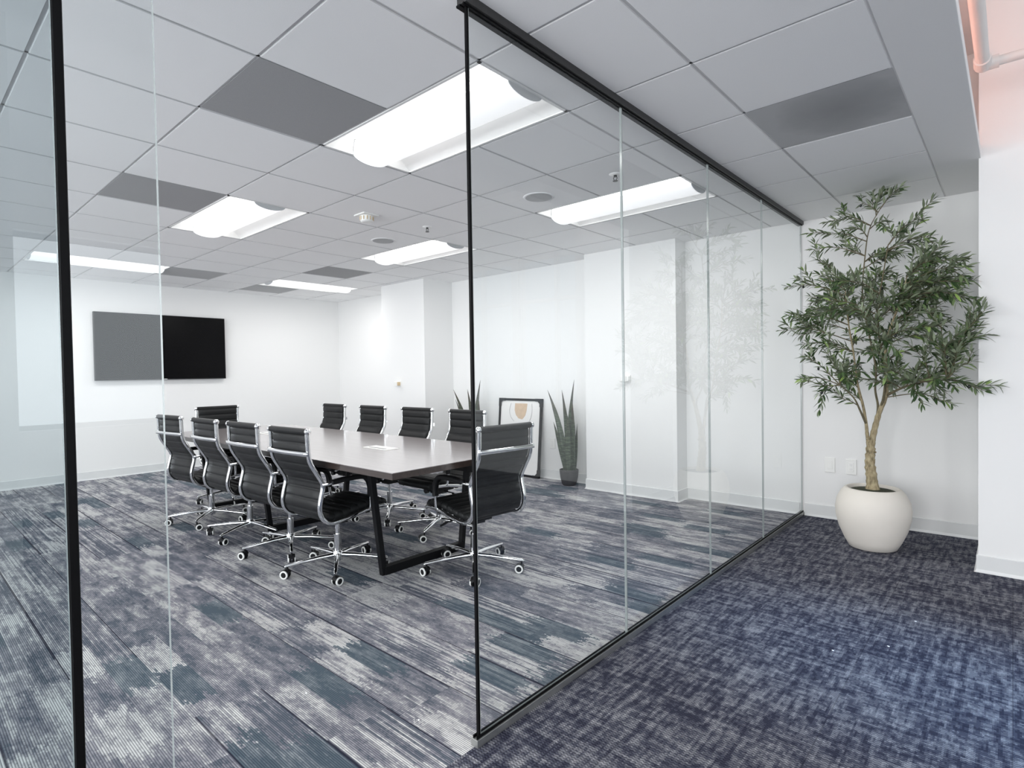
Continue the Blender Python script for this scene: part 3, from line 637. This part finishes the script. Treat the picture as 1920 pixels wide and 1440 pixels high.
def build_art():
    w, h = 0.69, 0.945
    lean = math.atan2(0.085, h)
    o = thing('framed_print', 'black framed abstract line print leaning on the wall between the two snake plants', 'picture', (-4.535, YB-0.115, 0.0))
    o.rotation_euler = (-lean, 0, 0)
    b = MB(); f, d = 0.028, 0.026
    b.box((-w/2, 0, 0), (w/2, d, f)); b.box((-w/2, 0, h-f), (w/2, d, h)); b.box((-w/2, 0, f), (-w/2+f, d, h-f)); b.box((w/2-f, 0, f), (w/2, d, h-f))
    b.build('frame', M['black_metal'], o, bevel=0.002)
    for sx in (-1, 1):
        for z in (0, 1):
            b = MB(); a = 0.10; X = sx*w/2*1.004; Z = -0.002 if z == 0 else h+0.002; q = 1 if z == 0 else -1
            b.prism([(0, 0)], 0, 0) if False else None
            yv = (-0.004, d+0.003)
            b.box((X, yv[0], Z), (X-sx*a, yv[1], Z+q*0.034)); b.box((X, yv[0], Z), (X-sx*0.034, yv[1], Z+q*a))
            b.add([(X-sx*0.034, yv[0], Z+q*0.034), (X-sx*0.062, yv[0], Z+q*0.034), (X-sx*0.034, yv[0], Z+q*0.062)], [(0, 1, 2)])
            b.build('corner_guard', M['black_plastic'], o)
    b = MB(); b.box((-w/2+f, 0.012, f), (w/2-f, 0.022, h-f)); b.build('print', M['paper'], o)
    y = 0.0105
    def flat(pts, name, mat):
        b = MB(); n = len(pts); b.add([(x, y, z) for x, z in pts]+[(x, y+0.0015, z) for x, z in pts], [tuple(range(n)), tuple(range(n, 2*n))[::-1]]+[(i, n+i, n+(i+1) % n, (i+1) % n) for i in range(n)]); b.build(name, mat, o)
    flat([(-0.085, 0.885), (0.115, 0.885), (0.105, 0.80), (0.085, 0.735), (0.04, 0.69), (-0.02, 0.70), (-0.065, 0.74), (-0.088, 0.80)], 'beige_shape', M['beige'])
    flat([(0.09, 0.44), (0.175, 0.44), (0.178, 0.36), (0.16, 0.30), (0.10, 0.27), (0.06, 0.33)], 'greige_shape', M['greige'])
    for path in ([(-0.15, 0.885), (-0.172, 0.80), (-0.150, 0.72), (-0.09, 0.66)], [(0.185, 0.885), (0.192, 0.80), (0.170, 0.70), (0.11, 0.62), (0.06, 0.58)], [(0.10, 0.53), (0.16, 0.52), (0.22, 0.535)], [(0.175, 0.30), (0.15, 0.22), (0.09, 0.14), (0.04, 0.08)], [(-0.2, 0.5), (-0.1, 0.45), (-0.02, 0.33), (-0.08, 0.2)]):
        b = MB(); b.tube(smooth_path([(x, y, z) for x, z in path], 6), 0.0032, 6); b.build('drawn_line', M['line'], o)

# ------------------------------------------------------------------ plants
def build_snake_plant():
    o = thing('snake_plant', '', 'potted plant', (0, 0, 0), 0, 'snake plants in charcoal pots')
    b = MB(); b.lathe([(0.066, 0.0), (0.082, 0.02), (0.098, 0.09), (0.105, 0.150), (0.107, 0.172), (0.101, 0.176), (0.096, 0.172), (0.094, 0.150), (0.02, 0.148)], 32); b.build('pot', M['pot_grey'], o)
    b = MB(); b.lathe([(0.095, 0.146), (0.08, 0.156), (0.01, 0.160)], 24); b.build('soil', M['soil'], o)
    rnd = random.Random(11)
    # base x, y, tip x, y, tip z, width, middle bend x
    LV = [(0.00, 0.0, 0.095, -0.01, 1.175, 0.060, -0.01), (-0.02, 0.01, -0.085, 0.0, 1.06, 0.066, 0.0), (-0.04, 0.0, -0.265, -0.03, 1.06, 0.066, -0.05),
          (-0.055, -0.01, -0.255, 0.02, 0.93, 0.050, -0.09), (0.04, 0.0, 0.070, -0.01, 0.91, 0.080, 0.05), (-0.05, 0.0, -0.185, -0.03, 0.70, 0.058, -0.10),
          (0.065, 0.01, 0.105, 0.02, 0.69, 0.055, 0.09), (0.01, -0.03, 0.015, -0.03, 0.78, 0.075, 0.01), (-0.03, 0.04, -0.07, 0.03, 0.70, 0.06, -0.04), (0.03, 0.04, 0.05, 0.03, 0.83, 0.066, 0.03)]
    for bx, by, tx, ty, tz, wd, mx in LV:
        b = MB(); n = 16; vs = []; tn = []; tw = rnd.uniform(-0.5, 0.5); z0 = 0.14
        for k in range(n+1):
            t = k/n; x = (1-t)**2*bx+2*t*(1-t)*mx+t*t*tx; y = by+(ty-by)*t; z = z0+(tz-z0)*t
            w = wd*0.44*(0.62+0.5*math.sin(PI*min(1, t*1.15+0.05)))*(1 if t < 0.72 else max(0.02, 1-((t-0.72)/0.28)**1.6)); a = tw*(0.4+t)
            c, s = math.cos(a)*w, math.sin(a)*w
            nx, ny = -math.sin(a), math.cos(a)
            th = 0.005*(1-t*0.8)
            for q, dd in ((-1, 0), (-0.5, 0.010), (0, 0.014), (0.5, 0.010), (1, 0)): vs.append((x+q*c+nx*dd*(1-t), y+q*s+ny*dd*(1-t), z))
            for q, dd in ((1, 0), (0.5, 0.010), (0, 0.014), (-0.5, 0.010), (-1, 0)): vs.append((x+q*c+nx*(dd*(1-t)+th), y+q*s+ny*(dd*(1-t)+th), z))
            tn += [max(0.0, min(0.85, (t-0.62)*2.4))*(1.0 if tz > 0.88 else 0.55)]*10
        b.add(vs, [(k*10+j, k*10+(j+1) % 10, (k+1)*10+(j+1) % 10, (k+1)*10+j) for k in range(n) for j in range(10)], 0, True, tn)
        b.build('leaf', M['snake'], o, tone=True)
    return o

def build_olive():
    Y0 = 4.60; X0 = -0.735
    o = thing('potted_olive_tree', 'tall olive tree in a round cream pot outside the glass wall', 'potted tree', (X0, Y0, 0))
    org = Vector((X0, Y0, 0))
    b = MB(); prof = [(0.125, 0.0), (0.150, 0.008), (0.178, 0.06), (0.212, 0.14), (0.232, 0.22), (0.236, 0.28), (0.226, 0.34), (0.200, 0.395), (0.178, 0.420), (0.166, 0.427), (0.156, 0.424), (0.152, 0.40), (0.02, 0.395)]
    b.lathe([(r*0.97, z*0.985) for r, z in prof], 48); b.build('pot', M['pot_white'], o)
    b = MB(); b.lathe([(0.153, 0.392), (0.13, 0.402), (0.06, 0.410), (0.01, 0.412)], 32); b.build('soil', M['soil'], o)
    def P(px, py, dy=0.0): return at_y(px, py, Y0+dy)-org
    rnd = random.Random(3)
    b = MB(); br = MB()
    def limb(pts, r0, r1, k=10, nn=6, knob=0.0, b=b):
        q = smooth_path(pts, nn); n = len(q); sc = [r0+(r1-r0)*i/(n-1) for i in range(n)]
        if knob: sc = [s*(1+knob*math.sin(i*2.1)*rnd.random()) for i, s in enumerate(sc)]
        b.tube(q, 1.0, k, scale=sc); return q
    base = Vector((P(1636, 915).x, 0, 0.395))
    A = limb([base, P(1634, 893), P(1631, 868), P(1632, 845), P(1633, 822)], 0.036, 0.026, 12, 6, 0.18)
    b.lathe([(0.052, 0.0), (0.046, 0.015), (0.036, 0.05), (0.030, 0.08)], 12, c=(base.x, base.y, 0.392))
    right = limb([P(1634, 830), P(1641, 800), P(1649, 772), P(1660, 745), P(1664, 715, -0.03), P(1660, 670, -0.05), P(1668, 620, -0.07), P(1690, 560, -0.1), P(1700, 520, -0.1)], 0.021, 0.003, 10, 6, 0.12)
    left = limb([P(1630, 840), P(1626, 815), P(1624, 795), P(1618, 760, 0.02), P(1608, 720, 0.04), P(1600, 660, 0.05), P(1590, 600, 0.06), P(1585, 545, 0.05)], 0.013, 0.003, 8, 6, 0.1)
    thin = limb([P(1644, 785), P(1646, 760), P(1641, 730, 0.05), P(1642, 690, 0.08), P(1628, 620, 0.08), P(1617, 555, 0.03), P(1622, 480, 0.0), P(1630, 430, 0.0), P(1650, 392, 0)], 0.008, 0.0025, 8, b=br)
    mid = limb([P(1652, 765), P(1658, 735, -0.04), P(1660, 690, -0.1), P(1650, 640, -0.16), P(1645, 580, -0.18), P(1655, 520, -0.15), P(1665, 460, -0.1)], 0.008, 0.003, 8, b=br)
    low = limb([P(1662, 742), P(1690, 728, -0.1), P(1730, 716, -0.16), P(1775, 712, -0.2)], 0.009, 0.004, 8, b=br)
    lowl = limb([P(1624, 795), P(1612, 768, -0.05), P(1600, 745, -0.08), P(1575, 722, -0.1)], 0.008, 0.003, 8, b=br)
    for k in range(14):   # knots on the trunk
        q = A[rnd.randrange(4, len(A))]; a = rnd.uniform(0, 2*PI); b.ball((q.x+0.027*math.cos(a), q.y+0.027*math.sin(a), q.z), rnd.uniform(0.005, 0.009), 0, 8, 5)
    for px, py in ((1627, 873), (1640, 862), (1643, 895), (1643, 848), (1641, 880)): q = P(px, py); b.cyl((q.x*0.7+base.x*0.3, q.y, q.z), (q.x, q.y-0.012, q.z+0.004), 0.009, 0.003, 8)
    b.build('trunk', M['bark'], o)
    br.build('branches', M['twig'], o)
    prim = [right[18:], left[10:], thin[12:], mid[8:], low[4:], lowl[6:]]
    prim_pts = [q for pr in prim for q in pr]
    tips = [(1685,357,0),(1615,381,.02),(1577,404,.05),(1549,416,.1),(1546,439,0),(1523,468,.05),(1530,486,-.1),(1720,410,-.05),(1700,430,.1),(1743,442,-.1),(1735,460,.05),(1765,478,-.15),(1801,483,-.15),(1810,500,-.2),(1825,527,-.2),(1831,562,-.25),
        (1846,582,-.28),(1828,605,-.2),(1825,626,-.25),(1822,678,-.25),(1851,734,-.28),(1830,728,-.22),(1784,757,-.2),(1475,538,.05),(1527,512,0),(1478,594,-.1),(1462,620,-.12),(1492,628,0),(1501,646,.1),(1513,669,-.1),(1503,710,-.1),(1536,737,-.15),(1580,748,-.1),(1592,735,.05),(1644,378,.03),(1655,415,-.08),(1600,425,-.1),(1590,470,.1),(1680,470,.1)]
    for k in range(78):    # the inner crown
        a = rnd.uniform(0, 2*PI); r = math.sqrt(rnd.random()); px = 1655+150*r*math.cos(a); py = 592+(135)*r*math.sin(a)
        if py < 520 and px < 1640: py += 60
        tips.append((px, py, rnd.uniform(-0.38, 0.28)))
    for k in range(12): tips.append((rnd.uniform(1700, 1810), rnd.uniform(520, 700), rnd.uniform(-.35, .1)))
    for k in range(8): tips.append((rnd.uniform(1665, 1800), rnd.uniform(690, 735), rnd.uniform(-.3, .0)))
    tw = MB(); lf = MB(); fruit = []
    def leaf(p, d, ln, wd, roll):
        d = d.normalized(); up = Vector((0, 0, 1)); s = d.cross(up)
        if s.length < 0.1: s = Vector((1, 0, 0))
        s.normalize(); n = s.cross(d); s, n = s*math.cos(roll)+n*math.sin(roll), n*math.cos(roll)-s*math.sin(roll)
        t = rnd.random(); tone = t*0.8 if rnd.random() < 0.9 else 0.8+0.2*t
        droop = -0.10*ln
        pr = [(0.0, 0.06), (0.18, 0.62), (0.45, 1.0), (0.72, 0.72), (1.0, 0.02)]
        vs = []
        for u, w in pr:
            c = p+d*(ln*u)+n*(droop*u*u); hw = wd*0.5*w
            vs += [c-s*hw+n*(hw*0.30), c, c+s*hw+n*(hw*0.30)]
        lf.add(vs, [(3*i+j, 3*i+j+1, 3*i+4+j, 3*i+3+j) for i in range(4) for j in range(2)], 0, True, tone)
    YLIM = YB-org.y-0.05
    def safe(q):      # keep clear of the wall behind, the projecting wall and the glass
        q.y = min(q.y, YLIM); q.z = min(q.z, H-0.03); q.x = max(q.x, XG-X0+0.03)
        if q.x+X0 > -0.20: q.y = min(q.y, 4.43-Y0)
        return q
    for px, py, dy in tips:
        tip = safe(P(px, py, dy))
        cands = [q for q in prim_pts if q.z < tip.z+0.06 and (q-tip).length > 0.10] or prim_pts
        st = min(cands, key=lambda q: (q-tip).length+0.35*abs(max(0, 0.1-(tip.z-q.z))))
        L = (tip-st).length
        md = st.lerp(tip, 0.5)+Vector((0, 0, 0.10*L))+Vector((rnd.uniform(-.05, .05), rnd.uniform(-.05, .05), 0))*L
        q = smooth_path([st, md, tip], 8); n = len(q)
        tw.tube(q, 1.0, 5, scale=[0.0042-0.0028*i/(n-1) for i in range(n)])
        def dress(path, f0):
            ln = [0.0]
            for a_, c_ in zip(path, path[1:]): ln.append(ln[-1]+(c_-a_).length)
            s = ln[-1]*f0; k = 0
            while s < ln[-1]:
                i = min(max(i for i in range(len(ln)) if ln[i] <= s), len(path)-2); t = (s-ln[i])/max(1e-6, ln[i+1]-ln[i])
                p = path[i].lerp(path[i+1], t); d = (path[i+1]-path[i]).normalized()
                ax = d.orthogonal().normalized(); ax.rotate(Quaternion(d, k*1.35+rnd.uniform(-.4, .4)))
                for sg in (-1, 1):
                    dd = (d*rnd.uniform(0.75, 1.15)+ax*sg*rnd.uniform(0.55, 0.95)+Vector((0, 0, rnd.uniform(-.15, .12)))).normalized()
                    leaf(p, dd, rnd.uniform(0.050, 0.080), rnd.uniform(0.014, 0.020), rnd.uniform(-0.9, 0.9))
                s += rnd.uniform(0.017, 0.026); k += 1
            leaf(path[-1], d, 0.05, 0.011, 0)
        dress(q, 0.25 if L < 0.35 else 0.42)
        for z in range(rnd.choice((1, 2, 2, 3))):
            i = rnd.randrange(int(n*0.35), n-2); d = (q[i+1]-q[i]).normalized(); sd = d.orthogonal().normalized(); sd.rotate(Quaternion(d, rnd.uniform(0, 2*PI)))
            e = safe(q[i]+(d*0.8+sd*0.7+Vector((0, 0, 0.15))).normalized()*rnd.uniform(0.08, 0.17)); pp = smooth_path([q[i], q[i].lerp(e, 0.5)+Vector((0, 0, 0.008)), e], 4)
            tw.tube(pp, 0.0016, 4); dress(pp, 0.15)
        if rnd.random() < 0.22: fruit.append(q[rnd.randrange(n//2, n)]+Vector((rnd.uniform(-.02, .02), -0.02, -0.015)))
    tw.build('twigs', M['twig'], o)
    lf.v = [tuple(safe(Vector(v))) for v in lf.v]
    lf.build('foliage', M['leaf'], o, tone=True)
    for px, py in ((1580, 443), (1582, 459), (1559, 438)): fruit.append(P(px, py, -0.05))
    for q in fruit[:26]:
        b = MB(); b.ball((0, 0, 0), 0.0085, 0, 10, 6, (1, 1, 1.25)); b.build('olive', M['olive'], o, loc=tuple(safe(q)))

# ------------------------------------------------------------------ small fittings
def build_fittings():
    # outlets on the corridor wall
    def plate(name, x, z, lab, cat, outlet, y=YB):
        o = thing(name, lab, cat, (x, y, z)); b = MB(); b.box((-0.038, -0.009, -0.062), (0.038, 0, 0.062)); b.build('cover_plate', M['white_plastic'], o, bevel=0.003)
        b = MB(); b.box((-0.018, -0.0115, -0.036), (0.018, -0.007, 0.036)); b.build('insert', M['white_plastic'], o, bevel=0.001)
        if outlet:
            for s in (-1, 1):
                b = MB()
                for dx in (-0.006, 0.006): b.box((dx-0.0012, -0.0122, s*0.017-0.004), (dx+0.0012, -0.011, s*0.017+0.005))
                b.cyl((0, -0.0122, s*0.017-0.009), (0, -0.011, s*0.017-0.009), 0.0022, k=8); b.build('socket_holes', M['grey_metal'], o)
    plate('wall_plate', -1.145, 0.450, 'blank white wall plate beside the socket near the olive tree', 'wall plate', False)
    plate('power_socket', -0.990, 0.447, 'white double power socket left of the olive tree pot', 'power socket', True)
    plate('power_socket', -4.06, 0.42, 'white wall socket half hidden right of the framed print', 'power socket', True)
    for x, y, z, m2, lab in ((-6.315, 4.77, 1.130, 'tan_plastic', 'small white box with a tan side on the far column'), (-2.925, 5.055, 1.180, 'white_plastic', 'small white box on the column seen through the glass')):
        o = thing('wall_sensor', lab, 'wall sensor', (x, y, z)); b = MB(); b.box((-0.035, -0.012, -0.038), (0.035, 0, 0.038)); b.build('back_plate', M['white_plastic'], o, bevel=0.002)
        b = MB(); b.box((-0.06, -0.055, -0.026), (0.01, -0.012, 0.030)); b.build('housing', M['white_plastic'], o, bevel=0.004)
        b = MB(); b.box((0.0105, -0.050, -0.022), (0.034, -0.012, 0.026)); b.build('side_cover', M[m2], o, bevel=0.003)
    o = thing('smoke_detector', 'white smoke detector on the ceiling over the table', 'smoke detector', (-3.78, 2.57, H))
    b = MB(); b.box((-0.07, -0.07, -0.014), (0.07, 0.07, 0.0)); b.build('base', M['white_plastic'], o, bevel=0.003)
    b = MB(); b.lathe([(0.030, -0.062), (0.046, -0.058), (0.050, -0.048), (0.050, -0.014)], 24); b.build('dome', M['white_plastic'], o)
    b = MB()
    for k in range(12):
        a = 2*PI*k/12; b.box((0.0505*math.cos(a)-0.003, 0.0505*math.sin(a)-0.003, -0.048), (0.0505*math.cos(a)+0.003, 0.0505*math.sin(a)+0.003, -0.020))
    b.build('slots', M['tan_plastic'], o)
    for x, y, lab in ((-3.72, 3.13, 'chrome ceiling sprinkler left of the black glass edge'), (-1.89, 3.14, 'chrome ceiling sprinkler near the light by the glass wall')):
        o = thing('sprinkler', lab, 'sprinkler', (x, y, H)); b = MB(); b.lathe([(0.014, -0.012), (0.040, -0.006), (0.042, -0.0)], 24); b.build('rosette', M['white_metal'], o)
        b = MB(); b.cyl((0, 0, 0), (0, 0, -0.022), 0.010, k=12)
        for s in (-1, 1): b.tube([(s*0.009, 0, -0.018), (s*0.013, 0, -0.032), (s*0.004, 0, -0.046)], 0.0025, 6)
        b.cyl((0, 0, -0.046), (0, 0, -0.049), 0.016, k=14); b.build('head', M['dark_alu'], o)
    for x, y, lab in ((-2.53, 3.16, 'round recessed ceiling speaker near the light by the glass wall'), (-4.39, 3.16, 'round recessed ceiling speaker beside the smoke detector')):
        o = thing('ceiling_speaker', lab, 'speaker', (x, y, H-0.005)); b = MB(); b.lathe([(0.095, -0.004), (0.108, -0.004), (0.111, 0.0)], 36); b.build('ring', M['tile'], o)
        b = MB(); b.lathe([(0.02, -0.004), (0.09, -0.005), (0.095, -0.0065)], 36); b.build('grille', M['pale_panel'], o)
    # pipe in the open ceiling
    o = thing('ceiling_pipe', 'white painted pipe bending right under the open ceiling', 'pipe', (0, 0, 0))
    b = MB(); b.tube([(-0.125, -4.2, 2.86), (-0.125, 3.93, 2.86)], 0.030, 16); b.build('long_run', M['pipe'], o)
    b = MB(); b.tube([(-0.10, 3.95, 2.86), (4.6, 3.95, 2.86)], 0.024, 16); b.build('side_run', M['pipe'], o)
    b = MB(); b.ball((-0.125, 3.945, 2.86), 0.040, 0, 16, 10); b.cyl((-0.125, 3.86, 2.86), (-0.125, 3.945, 2.86), 0.038, k=16); b.cyl((-0.125, 3.95, 2.86), (-0.06, 3.95, 2.86), 0.034, k=16); b.build('elbow', M['pipe'], o)
    o = thing('cove_light', 'pink tube lamp lying on top of the soffit, lighting the open ceiling', 'lamp', (-0.62, 3.2, H+0.115))
    b = MB(); b.tube([(0, -1.0, 0.045), (0, 1.05, 0.045)], 0.018, 12); b.build('tube', M['cove'], o)
    b = MB(); b.box((-0.04, -1.05, 0), (0.04, 1.1, 0.022)); b.build('holder', M['white_metal'], o)
    rnd = random.Random(2)
    for x, y in ((-0.60, 2.80), (-0.42, 3.00), (-0.36, 3.38), (-2.10, 1.10), (-1.62, 1.28)):
        b = MB(); b.ball((0, 0, 0), 0.0045, 0, 6, 4, (1.3, 0.8, 0.5)); q = b.build('lint_speck', M['lint'], loc=(x, y, 0.002)); q.rotation_euler = (0, 0, rnd.uniform(0, 3))
        tag(q, 'tiny white lint speck lying on the carpet', 'lint', 'lint specks on the carpet')

build_shell(); build_ceiling()
for i, j, ax, lab in ((-1, 1, True, 'largest recessed ceiling light, crossed by the black glass edge'), (-1, 4, True, 'recessed ceiling light seen whole through the corridor glass'),
        (-5, 1, True, 'recessed ceiling light left of the table, beside a dark grey panel'), (-5, 4, True, 'recessed ceiling light above the far side of the table, in front of the column corner'),
        (-9, 4, False, 'narrow-looking recessed ceiling light near the far corner of the room'), (-9, 0, False, 'long-looking recessed ceiling light above the television, crossed by the black upright')):
    build_lamp(i, j, ax, lab)
build_glass(); build_table(); build_chairs(); build_tv(); build_art()
s1 = build_snake_plant(); s1.location = (-3.70, 5.09, 0); s1['label'] = 'snake plant in a charcoal pot right of the framed print'
s2 = copy_tree(s1); s2.location = (-5.15, 5.05, 0); s2['label'] = 'snake plant half hidden behind the black glass edge and a chair'; s2.rotation_euler = (0, 0, 0.5)
build_olive(); build_fittings()
